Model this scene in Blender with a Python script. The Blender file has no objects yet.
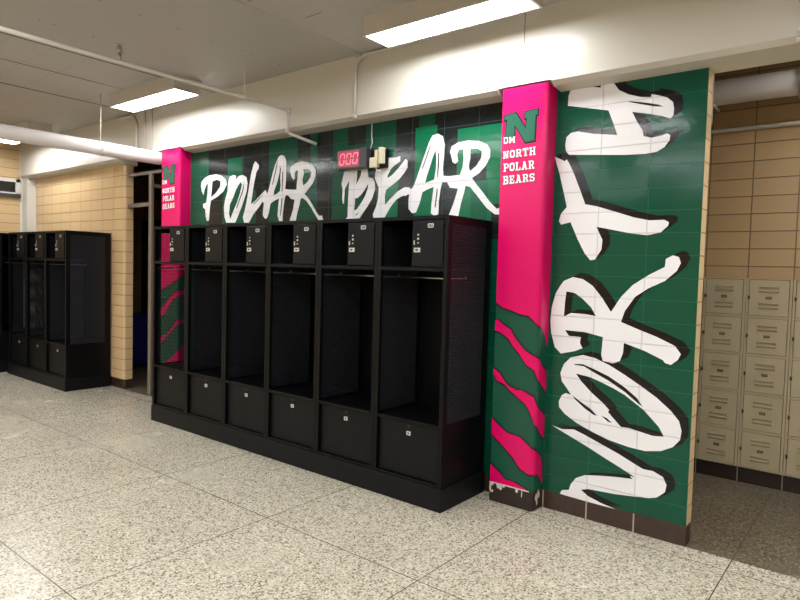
import bpy, bmesh, math, random, json
from mathutils import Vector, Matrix
from mathutils.geometry import tessellate_polygon
random.seed(4)
SC = bpy.context.scene
COL = SC.collection
PI = math.pi

# ---------------------------------------------------------------- materials
def nmat(name):
    m = bpy.data.materials.new(name); m.use_nodes = True
    nt = m.node_tree
    return m, nt, nt.nodes['Principled BSDF']
def sset(b, **k):
    names = dict(rough='Roughness', metal='Metallic', coat='Coat Weight', coatr='Coat Roughness', spec='Specular IOR Level', em='Emission Strength')
    for a, v in k.items(): b.inputs[names[a]].default_value = v
def plain(name, col, rough=.5, noise=0, bump=0, nscale=20, **k):
    m, nt, b = nmat(name)
    b.inputs['Base Color'].default_value = (*col, 1); sset(b, rough=rough, **k)
    if noise or bump:
        g = nt.nodes.new('ShaderNodeNewGeometry'); n = nt.nodes.new('ShaderNodeTexNoise')
        n.inputs['Scale'].default_value = nscale; n.inputs['Detail'].default_value = 4
        nt.links.new(g.outputs['Position'], n.inputs['Vector'])
        if noise:
            r = nt.nodes.new('ShaderNodeValToRGB')
            r.color_ramp.elements[0].position = .3; r.color_ramp.elements[1].position = .7
            r.color_ramp.elements[0].color = (*[c*(1-noise) for c in col], 1)
            r.color_ramp.elements[1].color = (*[min(1, c*(1+noise)) for c in col], 1)
            nt.links.new(n.outputs['Fac'], r.inputs['Fac']); nt.links.new(r.outputs['Color'], b.inputs['Base Color'])
        if bump:
            bp = nt.nodes.new('ShaderNodeBump'); bp.inputs['Strength'].default_value = 1; bp.inputs['Distance'].default_value = bump
            nt.links.new(n.outputs['Fac'], bp.inputs['Height']); nt.links.new(bp.outputs['Normal'], b.inputs['Normal'])
    return m
def math_node(nt, op, a, v):
    n = nt.nodes.new('ShaderNodeMath'); n.operation = op
    nt.links.new(a, n.inputs[0])
    if isinstance(v, (int, float)): n.inputs[1].default_value = v
    else: nt.links.new(v, n.inputs[1])
    return n.outputs[0]
def tiled(name, c1, c2, mortar, axis, u0, v0, w, h, msize=.004, rough=.2, coat=0, bump=.003, wav=.0012, var=.0, vertical=True, wavscale=14, **k):
    '''glazed tile / joints laid on a world grid; axis = which world axes are (u, v)'''
    m, nt, b = nmat(name)
    g = nt.nodes.new('ShaderNodeNewGeometry'); s = nt.nodes.new('ShaderNodeSeparateXYZ')
    nt.links.new(g.outputs['Position'], s.inputs[0])
    o = {'x': s.outputs[0], 'y': s.outputs[1], 'z': s.outputs[2]}
    cb = nt.nodes.new('ShaderNodeCombineXYZ')
    nt.links.new(math_node(nt, 'SUBTRACT', o[axis[0]], u0-100*w), cb.inputs[0])
    nt.links.new(math_node(nt, 'SUBTRACT', o[axis[1]], v0-100*h), cb.inputs[1])
    br = nt.nodes.new('ShaderNodeTexBrick'); br.offset = 0; br.squash = 1
    br.inputs['Scale'].default_value = 1; br.inputs['Brick Width'].default_value = w; br.inputs['Row Height'].default_value = h
    br.inputs['Mortar Size'].default_value = msize; br.inputs['Mortar Smooth'].default_value = .3
    br.inputs['Color1'].default_value = (*c1, 1); br.inputs['Color2'].default_value = (*c2, 1); br.inputs['Mortar'].default_value = (*mortar, 1)
    nt.links.new(cb.outputs[0], br.inputs['Vector'])
    nt.links.new(br.outputs['Color'], b.inputs['Base Color'])
    n = nt.nodes.new('ShaderNodeTexNoise'); n.inputs['Scale'].default_value = wavscale; n.inputs['Detail'].default_value = 2
    nt.links.new(g.outputs['Position'], n.inputs['Vector'])
    b1 = nt.nodes.new('ShaderNodeBump'); b1.inputs['Distance'].default_value = wav; b1.inputs['Strength'].default_value = 1
    nt.links.new(n.outputs['Fac'], b1.inputs['Height'])
    b2 = nt.nodes.new('ShaderNodeBump'); b2.invert = True; b2.inputs['Distance'].default_value = bump; b2.inputs['Strength'].default_value = 1
    nt.links.new(br.outputs['Fac'], b2.inputs['Height']); nt.links.new(b1.outputs['Normal'], b2.inputs['Normal'])
    nt.links.new(b2.outputs['Normal'], b.inputs['Normal'])
    sset(b, rough=rough, coat=coat, **k)
    return m
def terrazzo(name, stops, joint, rough, blot):
    m, nt, b = nmat(name)
    g = nt.nodes.new('ShaderNodeNewGeometry')
    v = nt.nodes.new('ShaderNodeTexVoronoi'); v.inputs['Scale'].default_value = 105; v.voronoi_dimensions = '2D'
    nt.links.new(g.outputs['Position'], v.inputs['Vector'])
    sp = nt.nodes.new('ShaderNodeSeparateColor'); nt.links.new(v.outputs['Color'], sp.inputs[0])
    r = nt.nodes.new('ShaderNodeValToRGB'); r.color_ramp.interpolation = 'CONSTANT'
    els = r.color_ramp.elements
    while len(els) < len(stops): els.new(.5)
    for e, (p, c) in zip(els, stops): e.position = p; e.color = (*c, 1)
    nt.links.new(sp.outputs[0], r.inputs['Fac'])
    # matrix between the chips
    v2 = nt.nodes.new('ShaderNodeTexVoronoi'); v2.inputs['Scale'].default_value = 105; v2.feature = 'DISTANCE_TO_EDGE'; v2.voronoi_dimensions = '2D'
    nt.links.new(g.outputs['Position'], v2.inputs['Vector'])
    edge = math_node(nt, 'LESS_THAN', v2.outputs['Distance'], .06)
    mx = nt.nodes.new('ShaderNodeMix'); mx.data_type = 'RGBA'; nt.links.new(edge, mx.inputs['Factor'])
    nt.links.new(r.outputs['Color'], mx.inputs['A']); mx.inputs['B'].default_value = (*stops[1][1], 1)
    # large worn blotches
    n = nt.nodes.new('ShaderNodeTexNoise'); n.inputs['Scale'].default_value = 1.6; n.inputs['Detail'].default_value = 5
    nt.links.new(g.outputs['Position'], n.inputs['Vector'])
    rb = nt.nodes.new('ShaderNodeValToRGB'); rb.color_ramp.elements[0].position = .3; rb.color_ramp.elements[1].position = .7
    rb.color_ramp.elements[0].color = (*blot, 1); rb.color_ramp.elements[1].color = (1, 1, 1, 1)
    nt.links.new(n.outputs['Fac'], rb.inputs['Fac'])
    mm = nt.nodes.new('ShaderNodeMix'); mm.data_type = 'RGBA'; mm.blend_type = 'MULTIPLY'; mm.inputs['Factor'].default_value = 1
    nt.links.new(mx.outputs['Result'], mm.inputs['A']); nt.links.new(rb.outputs['Color'], mm.inputs['B'])
    # divider strips
    s = nt.nodes.new('ShaderNodeSeparateXYZ'); nt.links.new(g.outputs['Position'], s.inputs[0])
    cb = nt.nodes.new('ShaderNodeCombineXYZ')
    nt.links.new(math_node(nt, 'ADD', s.outputs[0], .645+120), cb.inputs[0]); nt.links.new(math_node(nt, 'ADD', s.outputs[1], 122-2.52), cb.inputs[1])
    br = nt.nodes.new('ShaderNodeTexBrick'); br.offset = 0; br.inputs['Scale'].default_value = 1
    br.inputs['Brick Width'].default_value = 1.2; br.inputs['Row Height'].default_value = 1.22; br.inputs['Mortar Size'].default_value = .0033; br.inputs['Mortar Smooth'].default_value = .1
    nt.links.new(cb.outputs[0], br.inputs['Vector'])
    mj = nt.nodes.new('ShaderNodeMix'); mj.data_type = 'RGBA'; nt.links.new(br.outputs['Fac'], mj.inputs['Factor'])
    nt.links.new(mm.outputs['Result'], mj.inputs['A']); mj.inputs['B'].default_value = (*joint, 1)
    nt.links.new(mj.outputs['Result'], b.inputs['Base Color'])
    rr = nt.nodes.new('ShaderNodeMapRange'); rr.inputs['To Min'].default_value = rough; rr.inputs['To Max'].default_value = rough+.12
    nt.links.new(n.outputs['Fac'], rr.inputs['Value']); nt.links.new(rr.outputs['Result'], b.inputs['Roughness'])
    sset(b, spec=.45)
    return m
def perforated(name, col):
    '''black sheet steel punched with staggered slots'''
    m, nt, b = nmat(name)
    b.inputs['Base Color'].default_value = (*col, 1); sset(b, rough=.5, spec=.4)
    tc = nt.nodes.new('ShaderNodeTexCoord'); s = nt.nodes.new('ShaderNodeSeparateXYZ')
    nt.links.new(tc.outputs['Object'], s.inputs[0])
    cb = nt.nodes.new('ShaderNodeCombineXYZ')
    nt.links.new(math_node(nt, 'ADD', s.outputs[1], 10.0), cb.inputs[0]); nt.links.new(math_node(nt, 'ADD', s.outputs[2], 10.0), cb.inputs[1])
    br = nt.nodes.new('ShaderNodeTexBrick'); br.offset = .5; br.inputs['Scale'].default_value = 1
    br.inputs['Brick Width'].default_value = .030; br.inputs['Row Height'].default_value = .0145
    br.inputs['Mortar Size'].default_value = .0035; br.inputs['Mortar Smooth'].default_value = 0
    nt.links.new(cb.outputs[0], br.inputs['Vector'])
    tr = nt.nodes.new('ShaderNodeBsdfTransparent'); mx = nt.nodes.new('ShaderNodeMixShader')
    nt.links.new(br.outputs['Fac'], mx.inputs['Fac']); nt.links.new(tr.outputs[0], mx.inputs[1]); nt.links.new(b.outputs[0], mx.inputs[2])
    nt.links.new(mx.outputs[0], nt.nodes['Material Output'].inputs['Surface'])
    return m
def emis(name, col, st):
    m, nt, b = nmat(name)
    b.inputs['Base Color'].default_value = (*col, 1)
    b.inputs['Emission Color'].default_value = (*col, 1); b.inputs['Emission Strength'].default_value = st
    return m

# ---------------------------------------------------------------- mesh helpers
class MB:
    def __init__(s): s.bm = bmesh.new()
    def box(s, x0, x1, y0, y1, z0, z1, mi=0):
        vs = [s.bm.verts.new((x, y, z)) for x in (x0, x1) for y in (y0, y1) for z in (z0, z1)]
        for q in ((0,1,3,2), (4,6,7,5), (0,4,5,1), (2,3,7,6), (0,2,6,4), (1,5,7,3)):
            f = s.bm.faces.new([vs[i] for i in q]); f.material_index = mi
        return s
    def quad(s, pts, mi=0):
        f = s.bm.faces.new([s.bm.verts.new(p) for p in pts]); f.material_index = mi; return s
    def prism(s, prof, ax, a0, a1, mi=0):
        '''extrude closed 2D profile along axis ax; profile coords are the other two axes in order'''
        def P(p, a):
            v = list(p); v.insert(ax, a); return v
        A = [s.bm.verts.new(P(p, a0)) for p in prof]; B = [s.bm.verts.new(P(p, a1)) for p in prof]
        n = len(prof)
        for i in range(n): s.bm.faces.new((A[i], A[(i+1)%n], B[(i+1)%n], B[i])).material_index = mi
        s.bm.faces.new(A[::-1]).material_index = mi; s.bm.faces.new(B).material_index = mi
        return s
    def tube(s, path, r, n=12, mi=0, caps=True):
        P = [Vector(p) for p in path]; rings = []
        up = None
        for i, p in enumerate(P):
            if i == 0: t = P[1]-P[0]
            elif i == len(P)-1: t = P[-1]-P[-2]
            else: t = (P[i]-P[i-1]).normalized()+(P[i+1]-P[i]).normalized()
            t.normalize()
            if up is None: up = t.orthogonal().normalized()
            else: up = (up-t*up.dot(t)).normalized()
            sd = t.cross(up)
            rr = r[i] if isinstance(r, (list, tuple)) else r
            rings.append([s.bm.verts.new(p+(up*math.cos(a)+sd*math.sin(a))*rr) for a in [2*PI*k/n for k in range(n)]])
        for A, B in zip(rings, rings[1:]):
            for k in range(n):
                f = s.bm.faces.new((A[k], A[(k+1)%n], B[(k+1)%n], B[k])); f.smooth = True; f.material_index = mi
        if caps: s.bm.faces.new(rings[0][::-1]).material_index = mi; s.bm.faces.new(rings[-1]).material_index = mi
        return s
    def poly(s, rings, fn, depth=None, mi=0):
        '''flat polygon with holes; fn maps 2D -> 3D; depth(vector) gives it thickness'''
        flat = [p for r in rings for p in r]
        tri = tessellate_polygon([[Vector((p[0], p[1], 0)) for p in r] for r in rings])
        V = [s.bm.verts.new(fn(p)) for p in flat]
        for t in tri:
            try: s.bm.faces.new([V[i] for i in t]).material_index = mi
            except ValueError: pass
        if depth is not None:
            W = [s.bm.verts.new(Vector(fn(p))+Vector(depth)) for p in flat]
            k = 0
            for r in rings:
                n = len(r)
                for i in range(n):
                    a, b = k+i, k+(i+1)%n
                    try: s.bm.faces.new((V[a], V[b], W[b], W[a])).material_index = mi
                    except ValueError: pass
                k += n
        return s
    def build(s, name, mats, parent=None, loc=None, bevel=0, seg=2, fix=True):
        if fix: bmesh.ops.recalc_face_normals(s.bm, faces=s.bm.faces)
        me = bpy.data.meshes.new(name); s.bm.to_mesh(me); s.bm.free()
        for m in (mats if isinstance(mats, (list, tuple)) else [mats]): me.materials.append(m)
        o = bpy.data.objects.new(name, me); COL.objects.link(o)
        if parent: o.parent = parent
        if loc: o.location = loc
        if bevel:
            md = o.modifiers.new('Bevel', 'BEVEL'); md.width = bevel; md.segments = seg; md.limit_method = 'ANGLE'; md.angle_limit = .6
        return o
def tag(o, label=None, cat=None, group=None, kind=None):
    for k, v in (('label', label), ('category', cat), ('group', group), ('kind', kind)):
        if v: o[k] = v
    return o
def thing(name, label, cat, loc=(0, 0, 0), rz=0, group=None):
    o = bpy.data.objects.new(name, None); COL.objects.link(o); o.empty_display_size = .1
    o.location = loc; o.rotation_euler = (0, 0, rz)
    return tag(o, label, cat, group)
def struct(o, label=None): return tag(o, label, None, None, 'structure')
def copy_tree(o, parent=None):
    c = o.copy(); COL.objects.link(c)
    if parent: c.parent = parent
    for ch in list(o.children): copy_tree(ch, c)
    return c
def inside(p, poly):
    x, y = p; r = False; n = len(poly); j = n-1
    for i in range(n):
        xi, yi = poly[i]; xj, yj = poly[j]
        if (yi > y) != (yj > y) and x < (xj-xi)*(y-yi)/(yj-yi)+xi: r = not r
        j = i
    return r
def arc(c, r, a0, a1, n): return [(c[0]+r*math.cos(a0+(a1-a0)*i/n), c[1]+r*math.sin(a0+(a1-a0)*i/n)) for i in range(n+1)]

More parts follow.
